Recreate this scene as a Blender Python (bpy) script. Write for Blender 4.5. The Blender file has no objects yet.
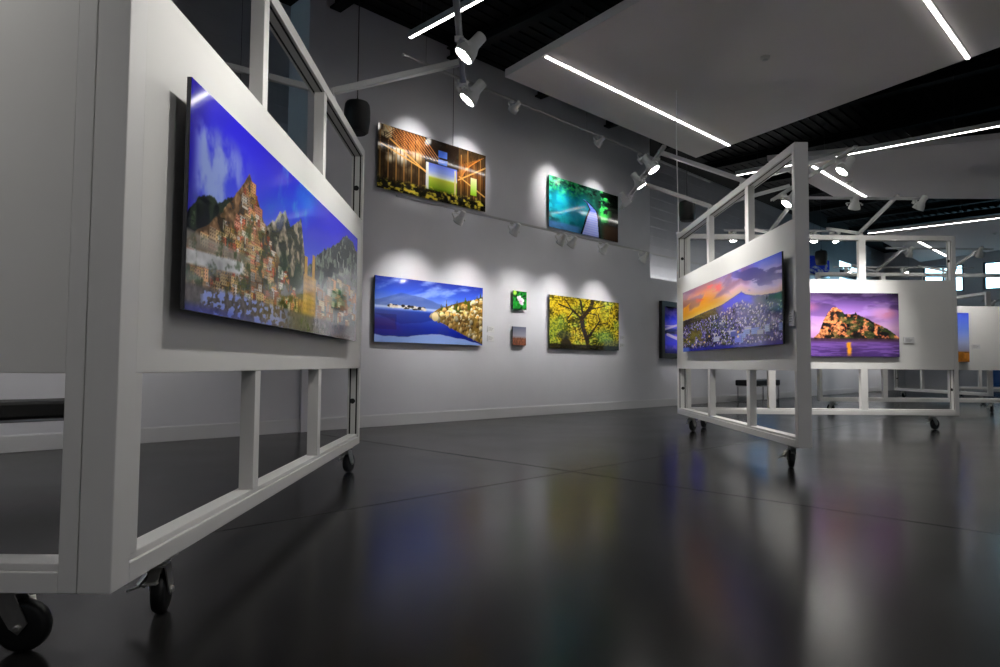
import bpy, bmesh, math, random
import numpy as np
from mathutils import Vector, Matrix

C = bpy.context.collection
SC = bpy.context.scene
PI = math.pi
random.seed(4)

# ------------------------------------------------------------------ materials
def lin(c):
    c = c / 255.0
    return c / 12.92 if c <= 0.04045 else ((c + 0.055) / 1.055) ** 2.4

def mat(name, rgb, rough=0.5, metal=0.0, spec=0.5, noise=0.0, nscale=8.0, bump=0.0, bscale=60.0, coat=0.0):
    m = bpy.data.materials.new(name)
    m.use_nodes = True
    nt = m.node_tree
    b = nt.nodes['Principled BSDF']
    col = (lin(rgb[0]), lin(rgb[1]), lin(rgb[2]), 1)
    b.inputs['Base Color'].default_value = col
    b.inputs['Roughness'].default_value = rough
    b.inputs['Metallic'].default_value = metal
    b.inputs['Specular IOR Level'].default_value = spec
    b.inputs['Coat Weight'].default_value = coat
    tc = nt.nodes.new('ShaderNodeTexCoord')
    if noise:
        n = nt.nodes.new('ShaderNodeTexNoise'); n.inputs['Scale'].default_value = nscale
        n.inputs['Detail'].default_value = 6
        nt.links.new(tc.outputs['Object'], n.inputs['Vector'])
        r = nt.nodes.new('ShaderNodeValToRGB')
        r.color_ramp.elements[0].color = tuple(x * (1 - noise) for x in col[:3]) + (1,)
        r.color_ramp.elements[1].color = tuple(min(1, x * (1 + noise)) for x in col[:3]) + (1,)
        r.color_ramp.elements[0].position = 0.3; r.color_ramp.elements[1].position = 0.7
        nt.links.new(n.outputs['Fac'], r.inputs['Fac'])
        nt.links.new(r.outputs['Color'], b.inputs['Base Color'])
    if bump:
        n2 = nt.nodes.new('ShaderNodeTexNoise'); n2.inputs['Scale'].default_value = bscale
        n2.inputs['Detail'].default_value = 4
        nt.links.new(tc.outputs['Object'], n2.inputs['Vector'])
        bp = nt.nodes.new('ShaderNodeBump'); bp.inputs['Strength'].default_value = bump
        bp.inputs['Distance'].default_value = 0.01
        nt.links.new(n2.outputs['Fac'], bp.inputs['Height'])
        nt.links.new(bp.outputs['Normal'], b.inputs['Normal'])
    return m

def emit(name, rgb, strength):
    m = bpy.data.materials.new(name)
    m.use_nodes = True
    b = m.node_tree.nodes['Principled BSDF']
    b.inputs['Base Color'].default_value = (0.9, 0.9, 0.9, 1)
    b.inputs['Emission Color'].default_value = (lin(rgb[0]), lin(rgb[1]), lin(rgb[2]), 1)
    b.inputs['Emission Strength'].default_value = strength
    return m

M = {}
M['wall'] = mat('wall_paint', (206, 206, 212), 0.6, spec=0.3, noise=0.03, nscale=2, bump=0.02, bscale=220)
M['siding'] = mat('siding_paint', (176, 177, 184), 0.32, spec=0.5, noise=0.05, nscale=3)
M['white'] = mat('board_paint', (222, 221, 218), 0.42, spec=0.4, noise=0.02, nscale=3, bump=0.015, bscale=150)
M['frame'] = mat('frame_paint', (220, 219, 217), 0.36, spec=0.45, noise=0.015, nscale=5)
M['gap'] = mat('gap_shadow_black', (22, 22, 23), 0.8)
M['black'] = mat('ceiling_black', (10, 10, 11), 0.7, spec=0.2, noise=0.15, nscale=4)
M['cloud'] = mat('ceiling_panel_paint', (214, 209, 208), 0.75, spec=0.2, noise=0.02, nscale=1.5)
M['base'] = mat('baseboard_paint', (205, 205, 208), 0.4)
M['lamp'] = mat('lamp_white_metal', (205, 206, 204), 0.38, spec=0.5, noise=0.02, nscale=20)
M['track'] = mat('track_grey_metal', (176, 177, 178), 0.4, noise=0.02, nscale=12)
M['rubber'] = mat('black_rubber', (14, 14, 15), 0.45, noise=0.2, nscale=30)
M['zinc'] = mat('zinc_plate', (190, 188, 184), 0.32, metal=0.9, noise=0.08, nscale=40)
M['chrome'] = mat('chrome', (215, 215, 218), 0.12, metal=1.0, noise=0.01)
M['leather'] = mat('black_leather', (13, 13, 14), 0.5, bump=0.05, bscale=90, noise=0.1)
M['speaker'] = mat('black_speaker_shell', (13, 13, 14), 0.55, noise=0.15, nscale=60, bump=0.1, bscale=200)
M['cable'] = mat('dark_cable', (38, 38, 40), 0.6, noise=0.05)
M['wcable'] = mat('pale_cable', (236, 236, 236), 0.5, noise=0.03)
M['alu'] = mat('print_edge_aluminium', (70, 70, 74), 0.4, metal=0.6, noise=0.05)
M['blackframe'] = mat('black_picture_frame', (18, 18, 20), 0.35, noise=0.1)
M['card'] = mat('caption_card_white', (205, 205, 206), 0.5, noise=0.02)
M['ink'] = mat('caption_grey_ink', (105, 105, 110), 0.7, noise=0.05)
M['plastic'] = mat('detector_plastic', (200, 198, 195), 0.5, noise=0.02)
M['led'] = emit('led_diffuser', (255, 252, 246), 11.0)
M['lens'] = emit('lamp_lens', (255, 252, 244), 45.0)
M['lens_wall'] = emit('wall_lamp_lens', (255, 252, 244), 9.0)
M['mullion'] = mat('window_frame_grey', (120, 140, 150), 0.4, noise=0.03)

def glass_mat(name, tint):
    m = bpy.data.materials.new(name); m.use_nodes = True
    nt = m.node_tree; out = nt.nodes['Material Output']; nt.nodes.remove(nt.nodes['Principled BSDF'])
    t = nt.nodes.new('ShaderNodeBsdfTransparent'); t.inputs['Color'].default_value = (*tint, 1)
    g = nt.nodes.new('ShaderNodeBsdfGlossy'); g.inputs['Roughness'].default_value = 0.03
    f = nt.nodes.new('ShaderNodeFresnel'); f.inputs['IOR'].default_value = 1.45
    x = nt.nodes.new('ShaderNodeMixShader')
    nt.links.new(f.outputs['Fac'], x.inputs['Fac']); nt.links.new(t.outputs['BSDF'], x.inputs[1]); nt.links.new(g.outputs['BSDF'], x.inputs[2])
    nt.links.new(x.outputs['Shader'], out.inputs['Surface'])
    return m
M['glass'] = glass_mat('window_glass', (.88, .96, 1.0))
M['blueglass'] = glass_mat('blue_tinted_glass', (.022, .034, .055))

def floor_mat():
    m = mat('polished_dark_concrete', (52, 51, 51), 0.2, spec=0.1)
    nt = m.node_tree; b = nt.nodes['Principled BSDF']
    tc = nt.nodes.new('ShaderNodeTexCoord')
    n = nt.nodes.new('ShaderNodeTexNoise'); n.inputs['Scale'].default_value = 1.3; n.inputs['Detail'].default_value = 8
    n.inputs['Roughness'].default_value = 0.62
    nt.links.new(tc.outputs['Object'], n.inputs['Vector'])
    r = nt.nodes.new('ShaderNodeValToRGB')
    a, c = lin(28), lin(38)
    r.color_ramp.elements[0].color = (a, a * .97, a * .97, 1); r.color_ramp.elements[0].position = 0.32
    r.color_ramp.elements[1].color = (c, c * .98, c * .97, 1); r.color_ramp.elements[1].position = 0.72
    nt.links.new(n.outputs['Fac'], r.inputs['Fac'])
    n3 = nt.nodes.new('ShaderNodeTexNoise'); n3.inputs['Scale'].default_value = 140; n3.inputs['Detail'].default_value = 2
    nt.links.new(tc.outputs['Object'], n3.inputs['Vector'])
    r3 = nt.nodes.new('ShaderNodeValToRGB')
    r3.color_ramp.elements[0].color = (0.55, 0.55, 0.55, 1); r3.color_ramp.elements[0].position = 0.36
    r3.color_ramp.elements[1].color = (1, 1, 1, 1); r3.color_ramp.elements[1].position = 0.5
    nt.links.new(n3.outputs['Fac'], r3.inputs['Fac'])
    mx = nt.nodes.new('ShaderNodeMix'); mx.data_type = 'RGBA'; mx.blend_type = 'MULTIPLY'
    mx.inputs['Factor'].default_value = 0.6
    nt.links.new(r.outputs['Color'], mx.inputs['A']); nt.links.new(r3.outputs['Color'], mx.inputs['B'])
    nt.links.new(mx.outputs['Result'], b.inputs['Base Color'])
    rr = nt.nodes.new('ShaderNodeMapRange')
    rr.inputs['From Min'].default_value = 0.3; rr.inputs['From Max'].default_value = 0.75
    rr.inputs['To Min'].default_value = FLOOR_R[0]; rr.inputs['To Max'].default_value = FLOOR_R[1]
    nt.links.new(n.outputs['Fac'], rr.inputs['Value'])
    nt.links.new(rr.outputs['Result'], b.inputs['Roughness'])
    bp = nt.nodes.new('ShaderNodeBump'); bp.inputs['Strength'].default_value = 0.06; bp.inputs['Distance'].default_value = 0.004
    nt.links.new(n3.outputs['Fac'], bp.inputs['Height']); nt.links.new(bp.outputs['Normal'], b.inputs['Normal'])
    return m
FLOOR_R = (0.17, 0.22)
M['floor'] = floor_mat()

def print_mat():
    m = bpy.data.materials.new('glossy_photo_print'); m.use_nodes = True
    nt = m.node_tree; b = nt.nodes['Principled BSDF']
    at = nt.nodes.new('ShaderNodeAttribute'); at.attribute_name = 'ink'; at.attribute_type = 'GEOMETRY'
    nt.links.new(at.outputs['Color'], b.inputs['Base Color'])
    b.inputs['Roughness'].default_value = 0.06
    b.inputs['Specular IOR Level'].default_value = 0.5
    return m
M['print'] = print_mat()

# ------------------------------------------------------------------ mesh helpers
class MB:
    def __init__(s): s.v = []; s.f = []
    def add(s, vs, fs):
        k = len(s.v); s.v += [tuple(v) for v in vs]; s.f += [tuple(i + k for i in f) for f in fs]; return s
    def box(s, x0, x1, y0, y1, z0, z1):
        vs = [(x, y, z) for z in (z0, z1) for y in (y0, y1) for x in (x0, x1)]
        return s.add(vs, [(0, 2, 3, 1), (4, 5, 7, 6), (0, 1, 5, 4), (2, 6, 7, 3), (0, 4, 6, 2), (1, 3, 7, 5)])
    def bar(s, p, q, w, h):
        p, q = Vector(p), Vector(q); d = (q - p).normalized()
        up = Vector((0, 0, 1)) if abs(d.z) < 0.95 else Vector((0, 1, 0))
        sd = d.cross(up).normalized() * (w / 2); up = sd.cross(d).normalized() * (h / 2)
        vs = [a + i * sd + j * up for a in (p, q) for j in (-1, 1) for i in (-1, 1)]
        return s.add(vs, [(0, 1, 3, 2), (4, 6, 7, 5), (0, 4, 5, 1), (2, 3, 7, 6), (0, 2, 6, 4), (1, 5, 7, 3)])
    def tube(s, pts, r, seg=8, closed=False):
        pts = [Vector(p) for p in pts]; n = len(pts); vs = []; prev = None
        for i, p in enumerate(pts):
            a = pts[i - 1] if (i > 0 or closed) else p; b = pts[(i + 1) % n] if (i < n - 1 or closed) else p
            d = (b - a).normalized()
            ref = prev if prev is not None else (Vector((0, 0, 1)) if abs(d.z) < 0.9 else Vector((1, 0, 0)))
            x = (ref - d * ref.dot(d)).normalized(); prev = x; y = d.cross(x)
            vs += [p + r * (math.cos(2 * PI * k / seg) * x + math.sin(2 * PI * k / seg) * y) for k in range(seg)]
        fs = []
        for i in range(n if closed else n - 1):
            j = (i + 1) % n
            fs += [(i * seg + k, i * seg + (k + 1) % seg, j * seg + (k + 1) % seg, j * seg + k) for k in range(seg)]
        if not closed:
            fs += [tuple(reversed(range(seg))), tuple(range((n - 1) * seg, n * seg))]
        return s.add(vs, fs)
    def lathe(s, prof, o, axis, seg=20):
        o = Vector(o); a = Vector(axis).normalized()
        ref = Vector((0, 0, 1)) if abs(a.z) < 0.9 else Vector((1, 0, 0))
        x = (ref - a * ref.dot(a)).normalized(); y = a.cross(x); vs = []
        for r, h in prof:
            vs += [o + a * h + max(r, 1e-5) * (math.cos(2 * PI * k / seg) * x + math.sin(2 * PI * k / seg) * y) for k in range(seg)]
        fs = []
        for i in range(len(prof) - 1):
            fs += [(i * seg + k, i * seg + (k + 1) % seg, (i + 1) * seg + (k + 1) % seg, (i + 1) * seg + k) for k in range(seg)]
        fs += [tuple(reversed(range(seg))), tuple(range((len(prof) - 1) * seg, len(prof) * seg))]
        return s.add(vs, fs)
    def prism(s, poly, z0, z1):
        n = len(poly)
        vs = [(x, y, z0) for x, y in poly] + [(x, y, z1) for x, y in poly]
        fs = [tuple(reversed(range(n))), tuple(range(n, 2 * n))] + [(i, (i + 1) % n, n + (i + 1) % n, n + i) for i in range(n)]
        return s.add(vs, fs)
    def build(s, name, m, parent=None, bevel=0.0, smooth=False):
        me = bpy.data.meshes.new(name); me.from_pydata(s.v, [], s.f)
        bm = bmesh.new(); bm.from_mesh(me); bmesh.ops.recalc_face_normals(bm, faces=bm.faces)
        bm.to_mesh(me); bm.free()
        if smooth:
            for p in me.polygons: p.use_smooth = len(p.vertices) == 4
        me.materials.append(m)
        o = bpy.data.objects.new(name, me); C.objects.link(o)
        if parent is not None: o.parent = parent
        if bevel:
            b = o.modifiers.new('bevel', 'BEVEL'); b.width = bevel; b.segments = 2; b.limit_method = 'ANGLE'
        return o

def tag(o, label, cat, group=None):
    o['label'] = label; o['category'] = cat; o['kind'] = 'thing'
    if group: o['group'] = group
    return o
def empty(name, loc, label, cat, group=None, rz=0.0):
    o = bpy.data.objects.new(name, None); C.objects.link(o); o.empty_display_size = 0.1
    o.location = loc; o.rotation_euler = (0, 0, rz)
    return tag(o, label, cat, group)
def struct(mb, name, m, bevel=0.0):
    o = mb.build(name, m, None, bevel); o['kind'] = 'structure'; return o

# ------------------------------------------------------------------ camera
H = 0.746
cam = bpy.data.cameras.new('camera'); cam.sensor_width = 36.0; cam.lens = 667 / 1000 * 36
cam.clip_start = 0.05; cam.clip_end = 200
co = bpy.data.objects.new('camera', cam); C.objects.link(co)
pitch = math.atan(32 / 667)
co.matrix_world = Matrix.Translation((0, 0, H)) @ Matrix.Rotation(PI / 2 + pitch, 4, 'X') @ Matrix.Rotation(0.0078, 4, 'Z')
SC.camera = co
SC.view_settings.view_transform = 'Standard'; SC.view_settings.look = 'None'
SC.view_settings.gamma = 1; SC.view_settings.use_curve_mapping = False
SC.view_settings.exposure = 0.75

# ------------------------------------------------------------------ pictures: painted as ink colours on a fine grid
def _tab(seed):
    return np.random.RandomState(seed).rand(64, 64)
def vn(x, y, seed):
    t = _tab(seed); xi = np.floor(x).astype(int); yi = np.floor(y).astype(int)
    fx = x - xi; fy = y - yi; fx = fx * fx * (3 - 2 * fx); fy = fy * fy * (3 - 2 * fy)
    a = t[yi % 64, xi % 64]; b = t[yi % 64, (xi + 1) % 64]; c = t[(yi + 1) % 64, xi % 64]; d = t[(yi + 1) % 64, (xi + 1) % 64]
    return (a * (1 - fx) + b * fx) * (1 - fy) + (c * (1 - fx) + d * fx) * fy
def fbm(x, y, seed, o=5):
    r = 0; w = 0.5; t = 0
    for i in range(o):
        r = r + w * vn(x * 2 ** i + 7.3 * i, y * 2 ** i + 3.1 * i, seed + i); t += w; w *= 0.5
    return r / t
def sm(a, b, x):
    t = np.clip((x - a) / (b - a), 0, 1); return t * t * (3 - 2 * t)
def grid(W, Hh):
    s, v = np.meshgrid(np.linspace(0, 1, W), np.linspace(0, 1, Hh)); return s, v
def mix(img, m, col):
    m = m[..., None] if getattr(m, 'ndim', 0) == 2 else m
    return img * (1 - m) + np.asarray(col, float) * m
def ramp(t, stops):
    p = [a for a, _ in stops]
    return np.stack([np.interp(t, p, [c[k] for _, c in stops]) for k in range(3)], -1)
def line(S, V, asp, x0, y0, x1, y1, w):
    dx, dy = (x1 - x0) * asp, y1 - y0; L2 = dx * dx + dy * dy
    t = np.clip(((S - x0) * asp * dx + (V - y0) * dy) / L2, 0, 1)
    d = np.hypot((S - x0) * asp - t * dx, V - y0 - t * dy); return sm(w, w * 0.5, d)
def houses(img, S, V, rng, n, inside, cols, wr, hr, win=True, dark=(40, 34, 32), edge=(60, 30, 20)):
    Hh, W = S.shape; items = []
    for _ in range(n):
        s, v = rng.rand(), rng.rand()
        if inside(s, v): items.append((v, s))
    items.sort()
    for v, s in items:
        w = max(2, int((wr[0] + (wr[1] - wr[0]) * rng.rand()) * W)); h = max(2, int((hr[0] + (hr[1] - hr[0]) * rng.rand()) * Hh))
        x, y = int(s * W), int(v * Hh); c = np.array(cols[rng.randint(len(cols))], float) * (0.65 + 0.5 * rng.rand())
        x1, y1 = min(W, x + w), min(Hh, y + h)
        if x1 - x < 2 or y1 - y < 2: continue
        img[y:y1, x:x1] = c
        img[y:y + 1, x:x1] = c * 0.55 + np.array(edge)
        img[y:y1, x1 - 1:x1] = c * 0.55
        if win:
            for yy in range(y + 2, y1 - 1, 4):
                for xx in range(x + 1, x1 - 1, 3): img[yy:yy + 2, xx:xx + 1] = dark
    return img

def paint_coast_town():
    W, Hh = 460, 250; S, V = grid(W, Hh); rng = np.random.RandomState(3)
    img = ramp(V, [(0, (52, 44, 214)), (.3, (66, 72, 232)), (.6, (96, 124, 240)), (1, (110, 140, 240))])
    img = mix(img, sm(.07, 0, S) * .7, (30, 16, 120)); img = mix(img, sm(.5, 1, S) * .35, (30, 44, 176)); img = mix(img, sm(.3, .0, V) * .35, (34, 28, 170))
    f = fbm(S * 22, V * 5, 11); w = sm(.0, .04, S) * sm(.24, .1, S) * sm(.08, .22, V) * sm(.62, .42, V)
    img = mix(img, sm(.42, .7, f) * w * .85, (168, 190, 242))
    f2 = fbm(S * 30, V * 6 + S * 9, 31); img = mix(img, sm(.5, .75, f2) * sm(.3, .36, S) * sm(.56, .42, S) * sm(.42, .2, V) * .7, (90, 150, 250))
    n = fbm(S * 60, V * 18, 5); n2 = fbm(S * 120, V * 40, 9)
    def ridge(xs, ys, c1, c2, rough=.05):
        nonlocal img
        top = np.interp(S[0], xs, ys) + (fbm(S[0] * 70, S[0] * 0 + 2.5, 21) - .5) * rough
        m = sm(-.006, .006, V - top[None, :]) * (S >= xs[0]) * (S <= xs[-1])
        c = np.asarray(c1, float) * (1 - sm(.35, .65, n)[..., None]) + np.asarray(c2, float) * sm(.35, .65, n)[..., None]
        c = c * (.6 + .8 * n2[..., None]); img = mix(img, m, c)
    ridge([0, .03, .06, .09, .13, .17, .2], [.58, .5, .44, .47, .4, .5, .6], (20, 22, 28), (46, 56, 44))
    ridge([.24, .31, .34, .37, .40, .43, .465, .48, .5, .6], [.5, .38, .30, .27, .34, .30, .24, .36, .52, .7], (58, 62, 52), (150, 138, 122))
    ridge([.46, .5, .55, .62, .7, .78, .86, .93, 1.0], [.7, .56, .48, .36, .28, .18, .06, .08, .14], (40, 46, 50), (104, 112, 104))
    hx = [0, .05, .1, .15, .195, .23, .26, .3, .36, .42, .5, .6]; hy = [.70, .6, .5, .36, .22, .32, .42, .52, .62, .7, .78, .84]
    ridge(hx, hy, (84, 66, 50), (150, 116, 84), .03)
    cols = [(240, 204, 146), (226, 166, 112), (206, 112, 84), (236, 222, 204), (230, 182, 104), (216, 146, 118), (244, 234, 216), (222, 190, 140), (176, 150, 120)]
    houses(img, S, V, rng, 1900, lambda s, v: s < .44 and v > np.interp(s, hx, hy) + .01 and v < .86, cols, (.011, .03), (.035, .085))
    img = mix(img, sm(.22, .19, S) * sm(.64, .67, V) * sm(.75, .72, V + .18 * S) * .8, (134, 128, 120))
    img = mix(img, sm(.2, .17, S) * sm(.72, .735, V + .2 * (S - .05)) * sm(.80, .785, V + .2 * (S - .05)), (205, 205, 208))
    g = fbm(S * 50, V * 16, 44); img = mix(img, sm(.55, .68, fbm(S * 40, V * 14, 94)) * (V > np.interp(S, hx, hy) + .05) * sm(.5, .4, S) * .7, (50, 66, 40)); img = mix(img, sm(.4, .6, g) * sm(.32, .37, S) * sm(.5, .45, S) * sm(.5, .6, V), (36, 58, 36))
    img = mix(img, sm(.5, .66, g) * sm(0, .03, S) * sm(.3, .1, S) * sm(.45, .6, V) * .6, (44, 58, 34))
    houses(img, S, V, rng, 900, lambda s, v: s > .56 and .50 < v < .86 and (v > .62 or s > .66), [(186, 178, 164), (206, 190, 160), (160, 150, 140), (196, 150, 120), (120, 124, 118)], (.02, .05), (.04, .09))
    hill = (V > np.interp(S, hx, hy)) * (S < .46) * (V < .87)
    img = mix(img, hill * 1.0, img * (.45 + .95 * fbm(S * 24, V * 9, 88, 4))[..., None])
    img = mix(img, (np.abs(S - .535) < .045) * (V > .6) * (V < .9), (168, 134, 78))
    for cx, tp in ((.505, .47), (.56, .43)):
        img = mix(img, (np.abs(S - cx) < .010) * (V > tp) * (V < .86), (186, 150, 88))
    for k in range(7): img[int((.62 + .035 * k) * Hh):int((.635 + .035 * k) * Hh), int(.5 * W):int(.57 * W):5] = (70, 54, 36)
    b = sm(.86, .9, V); img = mix(img, b, np.stack([60 + 60 * n2] * 3, -1) * np.array((1, .94, .96)))
    h2 = fbm(S * 90, V * 44, 77, 3); bo = sm(.5, .58, h2) * sm(.86, .9, V) * sm(.03, .06, S) * sm(.46, .3, S)
    img = mix(img, bo, (150, 166, 236)); img = mix(img, sm(.95, .99, V) * .5 * sm(.5, .1, S), (60, 70, 170))
    return img

def paint_lake():
    W, Hh = 240, 120; S, V = grid(W, Hh)
    img = ramp(V, [(0, (26, 40, 150)), (.2, (50, 84, 210)), (.42, (120, 156, 226)), (.46, (178, 200, 236)), (.5, (60, 96, 200)), (.75, (22, 40, 150)), (1, (20, 30, 110))])
    cl = fbm(S * 6 + V * 6, V * 7 - S * 2, 3); img = mix(img, sm(.45, .75, cl) * sm(.44, .3, V) * .75, (150, 178, 236))
    m = np.interp(S[0], [0, .1, .22, .4, .52, .62, .75, 1], [.36, .3, .22, .26, .32, .36, .4, .42]) + .02 * (fbm(S[0] * 20, S[0] * 0, 9) - .5)
    d = V - m[None]; img = mix(img, sm(0, .02, d) * sm(.45, .43, V) * .6, (60, 78, 150))
    img = mix(img, sm(-.01, .01, line(S, V, 2, .05, .42, .4, .14, .02)) * .15 * sm(.45, .42, V), (190, 205, 240))
    mr = sm(.0, .02, (1 - V - .06) - m[None]) * sm(.49, .52, V); img = mix(img, mr * .45, (20, 30, 110))
    rng = np.random.RandomState(5); cream = [(240, 210, 140), (222, 182, 104), (190, 146, 76), (250, 232, 186), (150, 112, 56)]
    top = lambda s: np.interp(s, [.46, .5, .56, .62, .7, .8, .9, 1], [.56, .48, .4, .37, .31, .25, .21, .13])
    bot = lambda s: np.interp(s, [.46, .5, .56, .62, .7, .8, .9, 1], [.57, .6, .64, .68, .75, .83, .9, .98])
    body = (V > top(S[0])[None] + .02) * (V < bot(S[0])[None]) * (S > .47); n5 = fbm(S * 30, V * 20, 15)
    img = mix(img, body, np.stack([70 + 110 * n5, 54 + 86 * n5, 20 + 40 * n5], -1))
    for k in range(26):
        x = .57 + .43 * rng.rand(); y = top(x) + .05 + .12 * rng.rand(); h = .06 + .1 * rng.rand(); y0 = y - h
        img = mix(img, (np.abs(S - x) < .011 * np.clip((V - y0) / h, 0, 1)) * (V > y0) * (V < y + .02), (50 + 40 * rng.rand(), 66 + 30 * rng.rand(), 20))
    img = stones(img, S, V, rng, 900, lambda s, v: s > .47 and top(s) + .06 < v < (top(s) + bot(s)) / 2, cream, .018, .031)
    img = stones(img, S, V, rng, 800, lambda s, v: s > .47 and (top(s) + bot(s)) / 2 < v < bot(s) - .03, cream, .014, .042, .62)
    img = stones(img, S, V, rng, 60, lambda s, v: .1 < s < .44, [(0, 0, 0)], 1e-4, 1e-4)
    for k in range(46):
        x = .11 + .32 * rng.rand(); y = .425 + .05 * x + .03 * (rng.rand() - .3); c = [(36, 36, 40), (214, 204, 186), (60, 54, 50), (236, 230, 220)][k % 4]
        img = mix(img, sm(1.1, .7, ((S - x) / .018) ** 2 + ((V - y) / .022) ** 2), c)
    img = mix(img, sm(1.1, .85, ((S - .525) / .032) ** 2 + ((V - .56) / .075) ** 2), np.stack([236 - 60 * sm(.5, .64, V), 216 - 60 * sm(.5, .64, V), 164 - 50 * sm(.5, .64, V)], -1))
    img = mix(img, (S < .18) * (V > .57) * (V < .8) * .3, (30, 24, 70)); img = mix(img, .4 * (S < .17) * sm(.6, .66, V) * sm(.78, .72, V) * .3, (120, 60, 50))  # dark reddish patch: a reflection of the room painted into the ink colours
    e = .86 + .03 * np.sin(S * 9) + .03 * fbm(S * 14, V * 2, 8) + np.where(S > .82, (S - .82) * .5, 0)
    img = mix(img, sm(0, .012, V - e) * .9, (146, 174, 232))
    return img

def paint_barn():
    W, Hh = 240, 130; S, V = grid(W, Hh); n = fbm(S * 30, V * 9, 2)
    img = np.stack([30 + 50 * n, 22 + 36 * n, 14 + 18 * n], -1)
    gl = fbm(S * 12, V * 8, 23); img = mix(img, sm(.5, .8, gl) * sm(.48, .1, S) * sm(.8, .3, V), (226, 206, 160))
    img = mix(img, sm(.2, 0, np.hypot((S - .2) * 2, V - .42)) * .8, (255, 248, 226)); img = mix(img, sm(.1, 0, np.hypot((S - .1) * 2, V - .5)) * .7, (250, 236, 200)); img = mix(img, sm(.16, 0, np.hypot((S - .33) * 2, V - .36)) * .7, (250, 226, 170))
    img = mix(img, sm(.42, .1, np.hypot((S - .82) * 1.6, V - .45)) * .45, (176, 96, 32))
    img = mix(img, sm(.35, .05, np.hypot((S - .28) * 1.6, V - .2)) * .4, (190, 104, 44))
    img = mix(img, ((V < .42) * (S > .4) * (S < .72)) * .8, (26, 18, 14))
    for k in range(30):
        x = .02 + k * .033
        if .41 < x < .72: continue
        img = mix(img, line(S, V, 2, x, .02 + .1 * (k % 3), x, .95, .012) * .8, (40, 28, 18) if k % 2 else (148, 104, 52))
    for k in range(12):
        img = mix(img, line(S, V, 2, .06 + .03 * k, .02, .22 + .03 * k, .34, .008) * .7, (210, 130, 70)); img = mix(img, line(S, V, 2, .36 - .02 * k, .02, .2 - .02 * k, .3, .008) * .6, (60, 30, 20))
        img = mix(img, line(S, V, 2, .98 - .02 * k, .05 + .02 * k, .74, .4 + .02 * k, .006) * .5, (196, 120, 48))
    for a in ((.02, .3, .42, .56), (.42, .58, .1, .2), (.72, .56, 1, .22), (.73, .5, .99, .74)): img = mix(img, line(S, V, 2, *a, .016) * .9, (226, 170, 88))
    door = (S > .415) * (S < .705) * (V > .4) * (V < .84)
    sc = ramp(V, [(.4, (96, 116, 216)), (.52, (150, 170, 236)), (.6, (226, 234, 246)), (.64, (170, 176, 60)), (.84, (110, 150, 26))])
    img = mix(img, door, sc); img = mix(img, (np.abs(S - .425) < .012) * (V > .4) * (V < .84), (246, 246, 240))
    img = mix(img, (np.abs(S - .69) < .008) * (V > .42) * (V < .86), (235, 220, 150))
    for y0, y1 in ((.15, .27), (.3, .38)): img = mix(img, (S > .525) * (S < .61) * (V > y0) * (V < y1), (74, 112, 206))
    img = mix(img, (S > .845) * (S < .905) * (V > .46) * (V < .76), ramp(V, [(.46, (240, 236, 190)), (.76, (130, 170, 30))]))
    g = fbm(S * 30, V * 20, 19); img = mix(img, sm(.78, .88, V + .1 * (g - .5)), np.stack([26 + 190 * sm(.45, .75, g), 24 + 170 * sm(.45, .75, g), 14 + 50 * sm(.45, .75, g)], -1))
    return img

def paint_boardwalk():
    W, Hh = 170, 120; S, V = grid(W, Hh); n = fbm(S * 16, V * 12, 4); n2 = fbm(S * 40, V * 30, 8)
    img = np.stack([12 + 10 * n, 30 + 40 * n, 26 + 30 * n], -1)
    teal = sm(.5, .2, S) * sm(.1, .4, V) * sm(.35, .6, n); img = mix(img, sm(.5, .1, np.hypot(S - .26, (V - .55) * .9)) , (18, 168, 206)); img = mix(img, teal * .6, (40, 210, 226))
    img = mix(img, sm(.4, .7, n2) * sm(.42, .1, V) * sm(.62, .3, S), (40, 176, 96)); img = mix(img, sm(.5, .75, n) * sm(.5, .2, V) * sm(.75, .3, S) * .8, (90, 214, 150))
    img = mix(img, sm(.35, .6, n2) * sm(.4, .9, np.hypot(S, V - .9)) * sm(.35, .5, V) * sm(.6, .4, S) * .6, (14, 60, 40))
    img = mix(img, sm(.45, .62, n) * sm(.68, .74, S) * sm(.95, .84, S) * sm(.72, .55, V), (66, 214, 92))
    img = mix(img, sm(.78, .9, S) * .75, (26, 24, 16)); img = mix(img, sm(.7, .8, S) * sm(.6, .75, V) * .8, (70, 44, 28)); img = mix(img, (S > .76) * (V < .12) * .8, (8, 14, 10))
    img = mix(img, sm(.83, .9, V) * sm(.5, .35, S) * .8, (96, 150, 220))
    L = np.interp(V, [.28, .34, .45, .6, 1], [.46, .52, .56, .52, .44]); R = np.interp(V, [.28, .34, .45, .6, 1], [.48, .56, .66, .69, .71])
    p = (V > .28) * (S > L) * (S < R); pc = np.stack([150 + 20 * np.sin(V * 130) - 40 * (V < .5), 160 + 18 * np.sin(V * 130) - 30 * (V < .5), 220 + 12 * np.sin(V * 130)], -1)
    img = mix(img, p * 1.0, pc); img = mix(img, (V > .3) * (np.abs(S - L) < .012), (14, 20, 40)); img = mix(img, (V > .3) * (np.abs(S - R) < .012), (14, 20, 34))
    return img

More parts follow.
